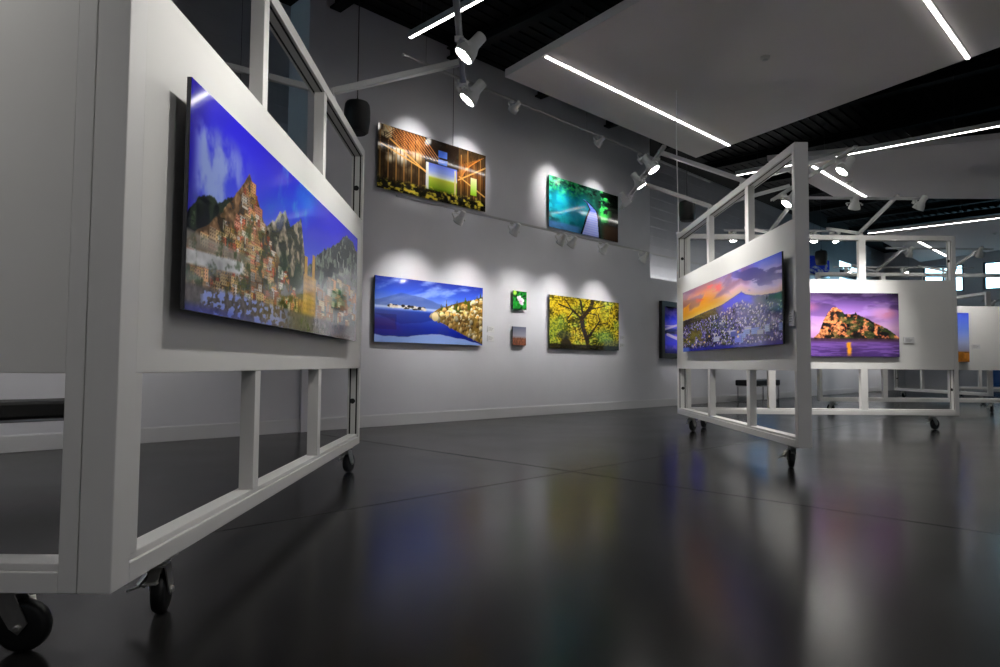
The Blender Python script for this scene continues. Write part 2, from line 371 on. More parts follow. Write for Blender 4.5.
def paint_maple():
    W, Hh = 210, 140; S, V = grid(W, Hh); n = fbm(S * 26, V * 18, 5, 4); n2 = fbm(S * 60, V * 42, 12, 3); q = fbm(S * 5, V * 4, 33); q2 = fbm(S * 9 + 4, V * 7, 63)
    leaf = np.stack([120 + 130 * n, 104 + 116 * n, 12 + 36 * n], -1)
    img = mix(leaf, sm(.46, .62, q) * .7, np.stack([96 + 70 * n, 132 + 80 * n, 44 + 50 * n], -1))
    img = mix(img, sm(.5, .34, q2) * .7, (58, 52, 16)); img = mix(img, sm(.52, .3, n2) * .75, (44, 38, 12)); img = mix(img, sm(.56, .75, n2) * .75, (250, 224, 72))
    img = mix(img, sm(.3, .0, np.hypot((S - .22) * 1.3, V - .2)) * .45, (246, 196, 40)); img = mix(img, sm(.3, .0, np.hypot((S - .72) * 1.3, V - .3)) * .4, (240, 210, 60))
    img = mix(img, sm(.3, .05, np.hypot((S - .1) * 1.3, V - .6)) * .4, (130, 190, 90)); img = mix(img, sm(.28, .05, np.hypot((S - .78) * 1.3, V - .72)) * .4, (120, 180, 110))
    for a in ((.53, .95, .5, .74, .05), (.5, .76, .45, .55, .055), (.45, .56, .43, .38, .055), (.43, .4, .55, .2, .05), (.55, .2, .6, .02, .05), (.43, .4, .3, .24, .03), (.3, .24, .12, .16, .018), (.32, .26, .24, .42, .016), (.52, .78, .62, .58, .03), (.62, .58, .7, .42, .02), (.66, .5, .82, .44, .016), (.45, .3, .42, .05, .025), (.56, .2, .78, .1, .016), (.3, .24, .2, .05, .014), (.7, .42, .68, .28, .014), (.5, .28, .66, .3, .014)):
        img = mix(img, line(S, V, 1.45, *a) * .95, (34, 22, 18))
    img = mix(img, sm(.55, .75, n2) * .35, (200, 176, 50))
    img = mix(img, sm(.13, .09, np.hypot((S - .22) * 1.4, (V - .98) * .55)), (62, 54, 40)); img = mix(img, sm(.89, .93, V) * .9, (38, 32, 22)); img = mix(img, sm(.72, .8, S) * sm(.72, .85, V) * .5, (70, 96, 120)); img = mix(img, sm(.1, .06, np.hypot((S - .2) * .8, V - .74)) * .6, (40, 48, 60))
    return img

def paint_orchid():
    W, Hh = 60, 70; S, V = grid(W, Hh); n = fbm(S * 8, V * 8, 3)
    img = np.stack([14 + 30 * n, 50 + 130 * n, 20 + 40 * n], -1); img = mix(img, sm(.5, .3, n) * .8, (8, 20, 12)); img = mix(img, sm(.2, .05, np.hypot(S - .15, V - .1)), (150, 210, 70))
    for cx, cy, r in ((.36, .36, .1), (.5, .32, .1), (.42, .46, .1), (.56, .5, .12), (.72, .5, .11), (.62, .64, .12), (.5, .6, .09), (.7, .68, .08), (.64, .42, .09)): img = mix(img, sm(r, r * .75, np.hypot(S - cx, (V - cy))), (224, 214, 226))
    img = mix(img, sm(.05, .03, np.hypot(S - .58, V - .54)), (170, 110, 160)); return img
def paint_desert():
    W, Hh = 60, 70; S, V = grid(W, Hh); n = fbm(S * 14, V * 12, 6)
    img = ramp(V, [(0, (96, 100, 118)), (.5, (140, 138, 150)), (.62, (128, 104, 98)), (1, (80, 52, 40))])
    img = mix(img, (V > .55 + .12 * n) * .9, np.stack([70 + 100 * n, 46 + 56 * n, 38 + 36 * n], -1)); return img

def stones(img, S, V, rng, n, inside, cols, rx, ry, dim=1.0):
    pts = sorted([(rng.rand(), rng.rand()) for _ in range(n)], key=lambda t: t[1])
    for s, v in pts:
        if not inside(s, v): continue
        a, c = rx * (.5 + rng.rand()), ry * (.5 + rng.rand()); k = np.array(cols[rng.randint(len(cols))], float) * dim * (.75 + .4 * rng.rand())
        d = ((S - s) / a) ** 2 + ((V - v) / c) ** 2
        sh = np.clip(1.05 - .55 * (V - v) / c - .25 * (S - s) / a, .35, 1.25)
        img = mix(img, sm(1.05, .8, d), k * sh[..., None])
    return img

def paint_sunset_town():
    W, Hh = 300, 170; S, V = grid(W, Hh); rng = np.random.RandomState(8)
    hx = [0, .15, .33, .5, .6, .66, .69, .73, .8, .9, 1]; hy = [.48, .46, .42, .39, .345, .31, .30, .34, .39, .42, .43]
    n = fbm(S * 40, V * 20, 7); top = (np.interp(S[0], hx, hy) + .012 * (fbm(S[0] * 60, S[0] * 0 + 1, 3) - .5))[None]
    t = (top - V) / .48
    left = ramp(t, [(0, (255, 204, 110)), (.15, (255, 176, 56)), (.45, (246, 146, 40)), (.75, (170, 96, 90)), (1, (120, 84, 120))])
    right = ramp(t, [(0, (255, 214, 190)), (.15, (236, 186, 206)), (.4, (150, 130, 226)), (.7, (96, 110, 236)), (1, (86, 116, 250))])
    img = mix(left, sm(.3, .75, S), right)
    f = fbm(S * 5, V * 6 + S * 3, 5); cm = sm(.4, .56, f) * sm(.16, .36, t + .12 * (f - .5)) * sm(.9, .65, S)
    img = mix(img, cm * .85, np.stack([92 + 50 * f, 62 + 20 * f, 96 + 10 * f], -1)); img = mix(img, sm(.5, .68, fbm(S * 9, V * 13, 15)) * sm(.12, .3, S) * sm(.62, .45, S) * sm(.3, .5, t), (222, 82, 72))
    d = np.hypot((S - .9) * 1.3, (V - .24)); img = mix(img, sm(.24, .1, d + .1 * (fbm(S * 8, V * 8, 45) - .5)) * .8, (216, 204, 240)); img = mix(img, sm(.06, .02, np.hypot((S - .93) * 1.2, V - .2)) * .8, (80, 76, 140))
    img = mix(img, sm(.48, .56, fbm(S * 6 + 3, V * 9 - S * 4, 25)) * sm(.5, .7, S) * sm(.24, .1, np.abs(V - .14)) * .85, (64, 58, 128))
    land = np.stack([20 + 50 * n, 18 + 50 * n, 52 + 110 * n], -1); img = mix(img, sm(-.004, .004, V - top), land)
    b = V - top
    img = mix(img, sm(0, .015, b) * sm(.44, .54, S) * sm(.86, .76, S) * sm(.2, .06, b), np.stack([44 + 30 * n, 48 + 30 * n, 190 + 60 * n], -1)); img = mix(img, sm(0, .02, b) * sm(.76, .86, S) * sm(.16, .06, b) * .8, (34, 44, 84))
    img = mix(img, sm(0, .02, b) * sm(.5, .3, S) * sm(.2, .08, b) * .9, (44, 34, 40))
    tints = [(216, 206, 240), (170, 160, 230), (140, 130, 210), (236, 224, 232), (100, 92, 170), (190, 170, 220)]
    houses(img, S, V, rng, 2200, lambda s, v: v > np.interp(s, hx, hy) + .09 and v < .94, tints, (.006, .016), (.012, .032), False, edge=(80, 74, 130))
    img = mix(img, sm(.45, .62, fbm(S * 20, V * 12, 17)) * sm(.5, .2, S) * sm(.5, .7, V) * .85, (26, 28, 34))
    img = mix(img, sm(.5, .62, fbm(S * 12, V * 9, 27)) * sm(.5, .6, V) * sm(.75, .68, V) * .6, (70, 62, 110))
    houses(img, S, V, rng, 130, lambda s, v: s > .35 and .74 < v < .9, [(150, 170, 250), (186, 196, 250), (116, 126, 236), (206, 206, 240)], (.03, .08), (.05, .1), True, (60, 64, 150), (60, 60, 130))
    for x, y in ((.06, .80), (.1, .84), (.17, .9), (.36, .8), (.66, .8), (.66, .86), (.3, .88)): img = mix(img, sm(.022, .006, np.hypot((S - x) * 1.6, V - y)), (255, 214, 130))
    img = mix(img, sm(.93, .98, V) * .6, (50, 54, 170)); img = mix(img, sm(.12, .06, S) * sm(.92, .95, V) * .8, (110, 150, 250)); return img

def paint_castle_isle():
    W, Hh = 230, 150; S, V = grid(W, Hh); n = fbm(S * 30, V * 22, 5); n2 = fbm(S * 60, V * 44, 9)
    img = ramp(V, [(0, (84, 56, 120)), (.15, (126, 88, 168)), (.35, (164, 120, 196)), (.55, (216, 170, 210)), (.7, (190, 140, 200)), (.72, (120, 80, 160)), (1, (76, 50, 116))])
    f = fbm(S * 4, V * 9, 8); img = mix(img, sm(.45, .62, f) * sm(.6, .2, V) * .7, (78, 54, 104)); img = mix(img, sm(.16, .05, np.hypot((S - .86) * .9, (V - .32) * 1.3)) * .8, (206, 130, 158)); img = mix(img, sm(.2, .02, np.hypot(S - .06, (V - .22) * 1.6)) * .6, (220, 130, 160))
    img = mix(img, sm(.5, .7, fbm(S * 5 + 3, V * 12, 18)) * sm(.5, .3, V) * .5, (190, 150, 220))
    img = img * (1 - .45 * sm(.3, .0, V) - .2 * sm(.35, .5, np.abs(S - .5)))[..., None]
    X = (S - .15) / .85
    hx = [0, .06, .12, .18, .22, .26, .33, .36, .48, .49, .51, .6, .72, .85, .95, 1.0]; hy = [.7, .64, .42, .3, .23, .22, .27, .33, .33, .29, .34, .38, .47, .55, .64, .7]
    top = np.interp(X[0], hx, hy) + .02 * (fbm(S[0] * 60, S[0] * 0 + 1, 3) - .5)
    isl = sm(-.005, .005, V - top[None]) * (V < .725) * (X > 0)
    rock = np.where((n > .55)[..., None], (232, 142, 90), np.where((n > .47)[..., None], (140, 74, 48), (30, 26, 24))) * (.3 + 1.35 * n2[..., None])
    grn = sm(.44, .56, fbm(S * 14, V * 14, 35)) * sm(.2, .5, X + V * .2); rock = mix(rock, grn * .8, np.stack([40 + 30 * n, 50 + 40 * n, 26 + 16 * n], -1))
    img = mix(img, isl, rock); img = mix(img, isl * sm(.03, .0, np.abs(V - .5 - .06 * X)) * sm(.2, .3, X) * sm(.4, .6, n) * .6, (226, 150, 110))
    img = mix(img, sm(.70, .72, V) * sm(.8, .73, V) * .85, np.stack([50 + 20 * n, 34 + 14 * n, 40 + 30 * n], -1))
    w = fbm(S * 8, V * 60, 51); img = mix(img, sm(.45, .65, w) * sm(.75, .8, V) * .7, (138, 96, 190)); img = mix(img, sm(.35, .0, np.abs(S - .5)) * sm(.74, .9, V) * .35, (40, 26, 60))
    img = mix(img, sm(.034, .004, np.abs(S - .5 + .02 * (fbm(S * 4, V * 40, 71) - .5))) * sm(.76, .79, V) * sm(1.05, .9, V), (255, 168, 36)); return img

def paint_panel_blue():
    W, Hh = 110, 110; S, V = grid(W, Hh); n = fbm(S * 6, V * 8, 4)
    img = ramp(V, [(0, (14, 14, 40)), (.25, (40, 50, 190)), (.42, (110, 110, 250)), (.48, (40, 50, 130)), (.56, (20, 26, 60)), (.6, (60, 66, 200)), (.8, (46, 50, 210)), (1, (20, 20, 90))])
    for a in ((0, .5, .6, .3, .03), (0, .42, .9, .36, .015), (.1, .6, .7, .78, .04), (.3, .64, 1, .7, .02)): img = mix(img, line(S, V, 1, *a) * .9, (226, 214, 255))
    return mix(img, sm(.5, .7, n) * .3, (160, 120, 240))
def paint_blue_surf():
    W, Hh = 90, 60; S, V = grid(W, Hh); n = fbm(S * 7, V * 7, 14)
    img = ramp(V, [(0, (40, 60, 220)), (.5, (40, 70, 240)), (1, (20, 24, 120))]); return mix(img, sm(.5, .72, n), (200, 214, 255))
def paint_blue_sea():
    W, Hh = 90, 60; S, V = grid(W, Hh); n = fbm(S * 5, V * 14, 24)
    img = ramp(V, [(0, (70, 130, 236)), (.45, (130, 190, 250)), (.5, (60, 130, 220)), (1, (40, 110, 220))]); return mix(img, sm(.5, .75, n) * .5, (190, 224, 255))
def paint_blue_dune():
    W, Hh = 60, 90; S, V = grid(W, Hh); n = fbm(S * 8, V * 12, 34)
    img = ramp(V, [(0, (70, 90, 220)), (.3, (100, 130, 226)), (.6, (140, 150, 190)), (.78, (130, 130, 150)), (.8, (120, 80, 30)), (1, (70, 46, 20))])
    return mix(img, (V > .76 + .08 * n) * .9, np.stack([110 + 120 * n, 70 + 76 * n, 20 + 30 * n], -1))

GAIN = 1.45
def picture(p, dirv, w, h, off, painter, label, frame=None, thick=0.012, gain=1.0, wire=None):
    """p = lower left corner on the wall surface, dirv = unit direction to the right as seen from the front"""
    d = Vector((dirv[0], dirv[1], 0)).normalized(); nrm = Vector((d.y, -d.x, 0))
    rz = math.atan2(d.y, d.x)
    root = empty('picture', (p[0], p[1], p[2]), label, 'picture', None, rz)     # local x right, local -y out of the wall
    img = painter(); Hh, W = img.shape[:2]
    fr = 0.0
    if frame: fr = frame
    S, V = grid(W, Hh)
    xs = fr + S * (w - 2 * fr); zs = fr + (1 - V) * (h - 2 * fr)
    yf = -(off + thick + 0.0012)
    co_ = np.stack([xs, np.full_like(xs, yf), zs], -1).reshape(-1, 3)
    idx = np.arange(W * Hh).reshape(Hh, W)
    q = np.stack([idx[1:, :-1], idx[1:, 1:], idx[:-1, 1:], idx[:-1, :-1]], -1).reshape(-1, 4)
    me = bpy.data.meshes.new('print')
    me.vertices.add(len(co_)); me.vertices.foreach_set('co', co_.astype(np.float32).ravel())
    me.loops.add(q.size); me.loops.foreach_set('vertex_index', q.astype(np.int32).ravel())
    me.polygons.add(len(q)); me.polygons.foreach_set('loop_start', np.arange(0, q.size, 4, dtype=np.int32))
    me.update(calc_edges=True)
    c = np.clip(img, 0, 255) / 255.0
    c = np.where(c <= 0.04045, c / 12.92, ((c + 0.055) / 1.055) ** 2.4) * GAIN * gain
    c = np.clip(c / np.maximum(1.0, c.max(-1, keepdims=True) / .92), 0.002, .92)
    a = me.color_attributes.new('ink', 'FLOAT_COLOR', 'POINT')
    a.data.foreach_set('color', np.concatenate([c.reshape(-1, 3), np.ones((W * Hh, 1))], 1).astype(np.float32).ravel())
    me.materials.append(M['print'])
    o = bpy.data.objects.new('print', me); C.objects.link(o); o.parent = root
    b = MB().box(0, w, -(off + thick), -off, 0, h); b.build('backing', M['alu'], root, 0.001)
    cl = MB().box(w * .12, w * .88, -off, -0.001, h * .78, h * .84).box(w * .12, w * .88, -off, -0.001, h * .16, h * .22)
    cl.build('hanging_cleat', M['alu'], root)
    if frame:
        m = MB(); y0, y1 = -(off + thick + .03), -(off * .3)
        m.box(-.004, fr, y0, y1, -.004, h + .004).box(w - fr, w + .004, y0, y1, -.004, h + .004)
        m.box(fr, w - fr, y0, y1, -.004, fr).box(fr, w - fr, y0, y1, h - fr, h + .004)
        m.build('frame', M['blackframe'], root, 0.002)
    if wire:
        MB().tube([(wire, -.012, h * .8), (wire, -.012, 5.04 - p[2])], .0035, 6).build('hanging_wire', M['cable'], root)
    return root

def caption_card(p, dirv, w, h, label, group=None):
    d = Vector((dirv[0], dirv[1], 0)).normalized(); rz = math.atan2(d.y, d.x)
    root = empty('caption_card', p, label, 'caption card', group, rz)
    MB().box(0, w, -.014, 0, 0, h).build('card', M['card'], root, 0.001)
    t = MB()
    for k in range(4): t.box(w * .12, w * (.55 + .1 * ((k * 7) % 4)), -.0148, -.0138, h * (.78 - .17 * k), h * (.82 - .17 * k))
    t.build('text_lines', M['ink'], root)
    return root

# ------------------------------------------------------------------ the room (its long wall runs at 45 degrees)
R2 = math.sqrt(2)
def wp(x, off=0.0):
    return (x + off / R2, x + 9.55 - off / R2)
def fp(s, off=0.0):       # far wall, s in x units from the far corner, off into the room
    return (14.75 + s - off / R2, 24.3 - s - off / R2)
XL, XR, DEP = -7.0, 14.75, 12.7
ZC = 5.05
poly = [wp(XL, -1), wp(XR + 1, -1), wp(XR + 1, DEP + .3), wp(XL - .3, DEP + .3)]
struct(MB().prism(poly, -0.12, 0.0), 'floor', M['floor'])
for nm, a, b in (('floor_joint', (-3.0, 8.2), (3.2, 2.15)), ('floor_joint', (-3.8, 0.45), (8.5, 12.75))):
    a, b = Vector((a[0], a[1], .0002)), Vector((b[0], b[1], .0002))
    struct(MB().bar(a, b, .005, .0012), nm, M['gap'])
m = MB().prism(poly, ZC, ZC + .2)
off = 0.1
while off < DEP - .1:
    (x0, y0), (x1, y1) = wp(XL + .3, off), wp(XR - .3, off)
    m.bar((x0, y0, ZC - .01), (x1, y1, ZC - .01), .06, .022); off += .17
struct(m, 'ceiling', M['black'])
x = -6.96
while x < 14:
    m = MB(); (a0, a1), (b0, b1) = wp(x, .02), wp(x, DEP - .1)
    m.bar((a0, a1, ZC - .046), (b0, b1, ZC - .046), .14, .02).bar((a0, a1, ZC - .11), (b0, b1, ZC - .11), .02, .12).bar((a0, a1, ZC - .18), (b0, b1, ZC - .18), .14, .025)
    struct(m, 'ceiling_beam', M['black']); x += 1.25

def block(x0, x1, o0, o1, z0, z1, mb=None):
    mb = mb or MB(); return mb.prism([wp(x0, o0), wp(x1, o0), wp(x1, o1), wp(x0, o1)], z0, z1)
XA, XB = -2.13, 2.78
m = block(XL - .3, XR + .4, -.62, 0, 0, 2.4); block(XA, XB, -.62, 0, 2.4, ZC, m)
struct(m, 'wall_back', M['wall'])
# recessed upper wall in lapped horizontal boards, with a narrow clerestory window
WX0, WX1, WZ0, WZ1 = 11.3, 12.75, 3.7, 4.02
m = MB()
def boards(x0, x1):
    z = 2.4
    while z < ZC - .01:
        z1 = min(z + .2, ZC)
        spans = [(x0, x1)]
        if x0 < WX0 < x1 and z1 > WZ0 and z < WZ1: spans = [(x0, WX0), (WX1, x1)]
        for p, q in spans:
            a, b, c, d = wp(p, -.5955), wp(q, -.5955), wp(q, -.6), wp(p, -.6); e, f = wp(q, -.8), wp(p, -.8)
            m.add([(*a, z), (*b, z), (*c, z1), (*d, z1), (*f, z), (*e, z), (*e, z1), (*f, z1)], [(0, 1, 2, 3), (4, 7, 6, 5), (0, 4, 5, 1), (3, 2, 6, 7), (0, 3, 7, 4), (1, 5, 6, 2)])
        z = z1
boards(XL - .3, XA + .3); boards(XB - .3, XR + .6)
struct(m, 'wall_back_upper', M['siding'])
struct(block(-2.2, -2.06, 0, .05, 0, ZC), 'trim_1', M['wall'], .003)
m = block(XL, XR, 0, .018, 0, .135); block(XL, XR, 0, .012, .135, .142, m)
struct(m, 'baseboard_back', M['base'], .002)

wins = [(.43, 1.31, 3.45, 4.40), (1.69, 2.95, 3.45, 4.40), (3.35, 4.6, 3.45, 4.40), (1.72, 3.5, .06, 2.3)]
ss = sorted({-.6, 9.6} | {w[0] for w in wins} | {w[1] for w in wins}); zz = sorted({0, ZC} | {w[2] for w in wins} | {w[3] for w in wins})
m = MB()
for i in range(len(ss) - 1):
    for j in range(len(zz) - 1):
        cs, cz = (ss[i] + ss[i + 1]) / 2, (zz[j] + zz[j + 1]) / 2
        if any(w[0] < cs < w[1] and w[2] < cz < w[3] for w in wins): continue
        m.prism([fp(ss[i], 0), fp(ss[i + 1], 0), fp(ss[i + 1], -.25), fp(ss[i], -.25)], zz[j], zz[j + 1])
struct(m, 'wall_far', M['wall'])
def window(n, P, s0, s1, z0, z1, o, nb, g='glass'):
    m = MB(); fw = .05
    def seg(a, b, c, d): m.prism([P(a, o + .03), P(b, o + .03), P(b, o - .03), P(a, o - .03)], c, d)
    seg(s0, s1, z0, z0 + fw); seg(s0, s1, z1 - fw, z1); seg(s0, s0 + fw, z0 + fw, z1 - fw); seg(s1 - fw, s1, z0 + fw, z1 - fw)
    for k in range(1, nb):
        c = s0 + (s1 - s0) * k / nb; seg(c - .025, c + .025, z0 + fw, z1 - fw)
    f = struct(m, 'window_%d' % n, M['mullion'])
    g = MB().prism([P(s0 + fw, o + .003), P(s1 - fw, o + .003), P(s1 - fw, o - .003), P(s0 + fw, o - .003)], z0 + fw, z1 - fw).build('pane', M[g], f)
for i, w in enumerate(wins): window(i + 1, fp, *w, -.12, 2, 'blueglass' if i == 3 else 'glass')
window(5, wp, WX0, WX1, WZ0, WZ1, -.7, 2)
m = MB()
for a, b in ((-.1, 1.72), (3.5, 9.0)): m.prism([fp(a, 0), fp(b, 0), fp(b, .018), fp(a, .018)], 0, .14)
struct(m, 'baseboard_far', M['base'])
def plainwall(name, a, b, dx, dy):
    struct(MB().prism([a, b, (b[0] + dx, b[1] + dy), (a[0] + dx, a[1] + dy)], 0, ZC), name, M['wall'])
plainwall('wall_left', wp(XL, -.3), wp(XL, DEP + .2), -.2, -.2)
plainwall('wall_rear', wp(XL - .2, DEP), wp(XR + .6, DEP), .2, -.2)

def ceiling_panel(poly, rods):
    o = struct(MB().prism(poly, 4.2, 4.295), 'ceiling_panel', M['cloud'], .004)
    for x, y in rods: MB().tube([(x, y, 4.29), (x, y, ZC)], .006, 6).build('hanger_rod', M['cable'], o)
ceiling_panel([(.036, 7.84), (3.22, 10.88), (6.96, 4.04), (2.97, 3.9)], [(1.0, 7.9), (3.1, 9.8), (3.2, 5.0), (6.0, 4.8)])
ceiling_panel([(4.447, 11.01), (6.81, 13.41), (10.125, 13.39), (11.5, 12.2), (9.6, 9.05)], [(5.6, 11.4), (7.2, 12.9), (9.6, 12.6), (9.0, 10.2)])
ceiling_panel([(9.9, 17.5), (13.58, 21.46), (15.2, 17.2), (11.9, 14.3)], [(10.8, 17.3), (13.4, 20.4), (14.2, 17.4), (12.1, 15.4)])

# ------------------------------------------------------------------ linear lights
def linear_light(a, b, label, hung=False, w=.032, cove=False):
    a, b = Vector(a), Vector(b); mid = (a + b) / 2; root = empty('linear_light', mid, label, 'light', 'linear ceiling lights')
    p, q = a - mid, b - mid
    h = .07 if hung else .004
    up = Vector((0, 0, 1))
    if cove:
        MB().bar(p - up * .012, q - up * .012, w + .02, .014).build('housing', M['track'], root)
        MB().bar(p, q, w, .01).build('diffuser', M['led'], root)
    else:
        MB().bar(p + up * (h / 2 + (.0 if hung else .003)), q + up * (h / 2 + (.0 if hung else .003)), w + (.012 if hung else .03), h).build('housing', M['track'] if hung else M['cloud'], root)
        MB().bar(p - up * .001, q - up * .001, w, .003 if hung else .006).build('diffuser', M['led'], root)
    if hung:
        for t in (.06, .5, .94):
            c = p.lerp(q, t); MB().tube([c + Vector((0, 0, h)), c + Vector((0, 0, 4.855 - mid.z))], .003, 6).build('suspension_wire', M['cable'], root)
ZL = 4.192
linear_light((.489, 7.287, ZL), (3.54, 10.223, ZL), 'long linear light set into the ceiling panel, running beside the picture wall')
linear_light((5.177, 7.256, ZL), (2.4, 4.57, ZL), 'linear light at the upper right corner, ending on the edge of the nearest ceiling panel')
linear_light((-1.005, 7.10, 4.3), (1.36, 4.8, 4.3), 'hung linear light under the black ceiling, behind the two glowing spotlights', True)
linear_light((3.986, 11.196, 4.0), (8.6, 7.04, 4.0), 'very long hung linear light passing behind the corner post of the middle board', True)
linear_light((5.337, 11.269, ZL), (7.448, 13.388, ZL), 'short linear light in the second ceiling panel, behind a bright spotlight', w=.04)
linear_light((8.87, 15.974, 4.0), (11.6, 13.38, 4.0), 'hung linear light on the right, just above the castle picture board', True, .04)
linear_light((11.154, 17.77, ZL), (13.584, 20.201, ZL), 'farthest and shortest linear light, in the ceiling panel seen through the castle board opening', w=.05)
(a0, a1), (b0, b1) = wp(2.9, -.40), wp(9.0, -.40)
linear_light((a0, a1, 2.43), (b0, b1, 2.43), 'cove light lying on the ledge behind the top of the picture wall', w=.05, cove=True)

def detector(p, label):
    root = empty('smoke_detector', p, label, 'smoke detector', 'smoke detectors')
    MB().lathe([(.055, 0), (.055, -.012), (.048, -.028), (.02, -.034)], (0, 0, 0), (0, 0, 1), 24).build('cover', M['plastic'], root, smooth=True)
    MB().lathe([(.03, -.03), (.03, -.038), (.012, -.042)], (0, 0, 0), (0, 0, 1), 16).build('sensor_cap', M['track'], root, smooth=True)
detector((2.927, 7.27, 4.2), 'round smoke detector on the large ceiling panel nearest the viewer')
detector((6.459, 12.234, 4.2), 'smoke detector on the second ceiling panel above the castle picture')
detector((12.533, 16.769, 4.2), 'smoke detector on the farthest ceiling panel')

# ------------------------------------------------------------------ rolling display boards
def caster(x, y, ang, root):
    """swivel caster: plate at z .176, wheel 0.125 dia trailing by .04 along ang"""
    c, s = math.cos(ang), math.sin(ang)
    body = MB().box(x - .045, x + .045, y - .036, y + .036, .170, .176).lathe([(.028, 0), (.028, -.012), (.022, -.02)], (x, y, .170), (0, 0, 1), 16).build('caster', M['zinc'], root)
    wx, wy, wr = x + .04 * c, y + .04 * s, .0665
    ax = (-s, c, 0)
    MB().lathe([(.02, -.019), (.05, -.019), (.062, -.0165), (wr, -.008), (wr, .008), (.062, .0165), (.05, .019), (.02, .019)], (wx, wy, wr), ax, 28).build('wheel', M['rubber'], body, smooth=True)
    f = MB()
    for k in (-1, 1):
        o = Vector(ax) * (.0245 * k)
        pts = [(-.034, .155), (.026, .155), (.022 + .04, wr + .012), (.04, wr - .016), (.018, wr), ]
        vs = []
        for dd in (-.0022, .0022):
            for (t, z) in pts: vs.append((x + t * c + o.x + ax[0] * dd, y + t * s + o.y + ax[1] * dd, z))
        n = len(pts); f.add(vs, [tuple(range(n)), tuple(range(n, 2 * n))] + [(i, (i + 1) % n, n + (i + 1) % n, n + i) for i in range(n)])
        f.lathe([(.011, 0), (.011, .006 * k), (.006, .009 * k)], (wx + o.x, wy + o.y, wr), ax, 10)
    f.bar((x - .034 * c, y - .034 * s, .153), (x + .03 * c, y + .03 * s, .153), .054, .005)
    f.build('fork', M['zinc'], body)
    b = MB().bar((x - .03 * c, y - .03 * s, .146), (x - .075 * c, y - .075 * s, .118), .03, .006).bar((x - .07 * c, y - .07 * s, .12), (x - .1 * c, y - .1 * s, .124), .036, .005)
    b.bar((x - .03 * c, y - .03 * s, .15), (x + .0 * c, y + .0 * s, .135), .02, .02)
    o = Vector(ax)
    e0 = Vector((wx, wy, .125)) + o * .028; e1 = Vector((wx - .02 * c, wy - .02 * s, .085)) + o * .055
    b.bar(e0, e1, .022, .02).bar(e1, e1 + o * .035 + Vector((0, 0, -.012)), .014, .006)
    b.build('brake_pedal', M['zinc'], body)

def board(label, o, ang, L, t, ztop, zp0, zp1, mull, casters, sw=(.05, .05), mw=.06, group='rolling display boards', md=.06):
    root = empty('rolling_display_board', (o[0], o[1], 0), label, 'display board', group, ang)
    root['kind'] = 'thing'
    a, b = sw[0], L - sw[1]; zt = ztop - .06
    MB().box(0, a, 0, t, .176, ztop).build('stile', M['frame'], root, .003)
    MB().box(b, L, 0, t, .176, ztop).build('stile', M['frame'], root, .003)
    MB().box(a, b, 0, t, zt, ztop).build('top_rail', M['frame'], root, .003)
    MB().box(a, b, 0, t, .176, .228).box(a, b, .009, t - .009, .228, .247).build('bottom_rail', M['frame'], root, .0025)
    MB().box(a, b, .0015, t - .0015, zp0, zp1).build('display_face', M['white'], root, .002)
    for c in mull:
        cw = mw
        if isinstance(c, tuple): c, cw, both = c
        else: both = True
        MB().box(c - cw / 2, c + cw / 2, .003, md, .247, zp0).build('mullion', M['frame'], root, .002)
        if both: MB().box(c - cw / 2, c + cw / 2, .003, md, zp1, zt).build('mullion', M['frame'], root, .002)
    e = .0012
    for y0, y1 in ((.014, .024), (t - .024, t - .014)):
        for z0, z1 in ((.247, zp0), (zp1, zt)):
            MB().box(a - .001, a + e, y0, y1, z0, z1).build('shadow_gap', M['gap'], root)
            MB().box(b - e, b + .001, y0, y1, z0, z1).build('shadow_gap', M['gap'], root)
        MB().box(a + .002, b - .002, y0, y1, zt - e, zt + .001).build('shadow_gap', M['gap'], root)
    for xx, d in ((a, 1), (b, -1)):
        for z in (.247 + (zp0 - .247) / 2, zp1 + (zt - zp1) / 2):
            MB().lathe([(.019, -.001), (.019, .004), (.013, .005)], (xx, t * .55, z), (d, 0, 0), 14).build('bolt_hole', M['gap'], root)
    for cx, ca, *cy in casters: caster(cx, cy[0] if cy else t / 2, ca, root)
    return root

TA, TC, TD = .083, .10, .10
angA = PI / 2 + math.atan(.06 / 3.2); angC = -PI / 2 - math.atan(.06 / 3.47)
oA, oB, oC, oD, oF, oK, oN = (-.953, 1.67), (-4.445, 1.67), (2.185, 8.22), (2.30, 8.20), (5.48, 11.45), (10.35, 17.55), (12.9, 19.0)
board('near white display board carrying the tall blue coast town picture', oA, angA, 3.20, TA, 2.33, .718, 1.795, [(.105, .04, False), 1.03, 2.03], [(.33, .2), (2.95, -.25)], (.085, .05))
board('white display board at the left edge, closest to the viewer, without pictures', oB, 0, 3.406, TC, 2.33, .718, 1.795, [1.1, 2.25], [(3.18, .1, .085), (.25, .4)], (.047, .047))
board('white display board carrying the orange sunset town picture', oC, angC, 3.45, TC, 2.385, .725, 1.83, [1.30, 2.45], [(.44, 2.4), (3.22, 2.9)], mw=.08)
board('white display board carrying the purple castle island picture', oD, 0, 3.335, TD, 2.395, .735, 1.84, [1.045, 2.18], [(.2, .9), (3.03, .35)], mw=.085)
board('distant white board behind the castle board, at the right edge of the hall', oF, 0, 3.40, TD, 2.40, .73, 1.83, [1.13, 2.27], [(.25, 2.1), (2.97, .8)], mw=.08)
board('far white board seen end on under the castle board', oK, -PI / 2, 3.4, TC, 2.40, .73, 1.83, [1.13, 2.27], [(.3, 2), (3.1, .6)], mw=.08)
board('farthest white board, low down at the right edge near the far windows', oN, 0, 2.4, TC, 2.40, .73, 1.83, [.78, 1.6], [(.3, 2), (2.1, .6)], mw=.08)

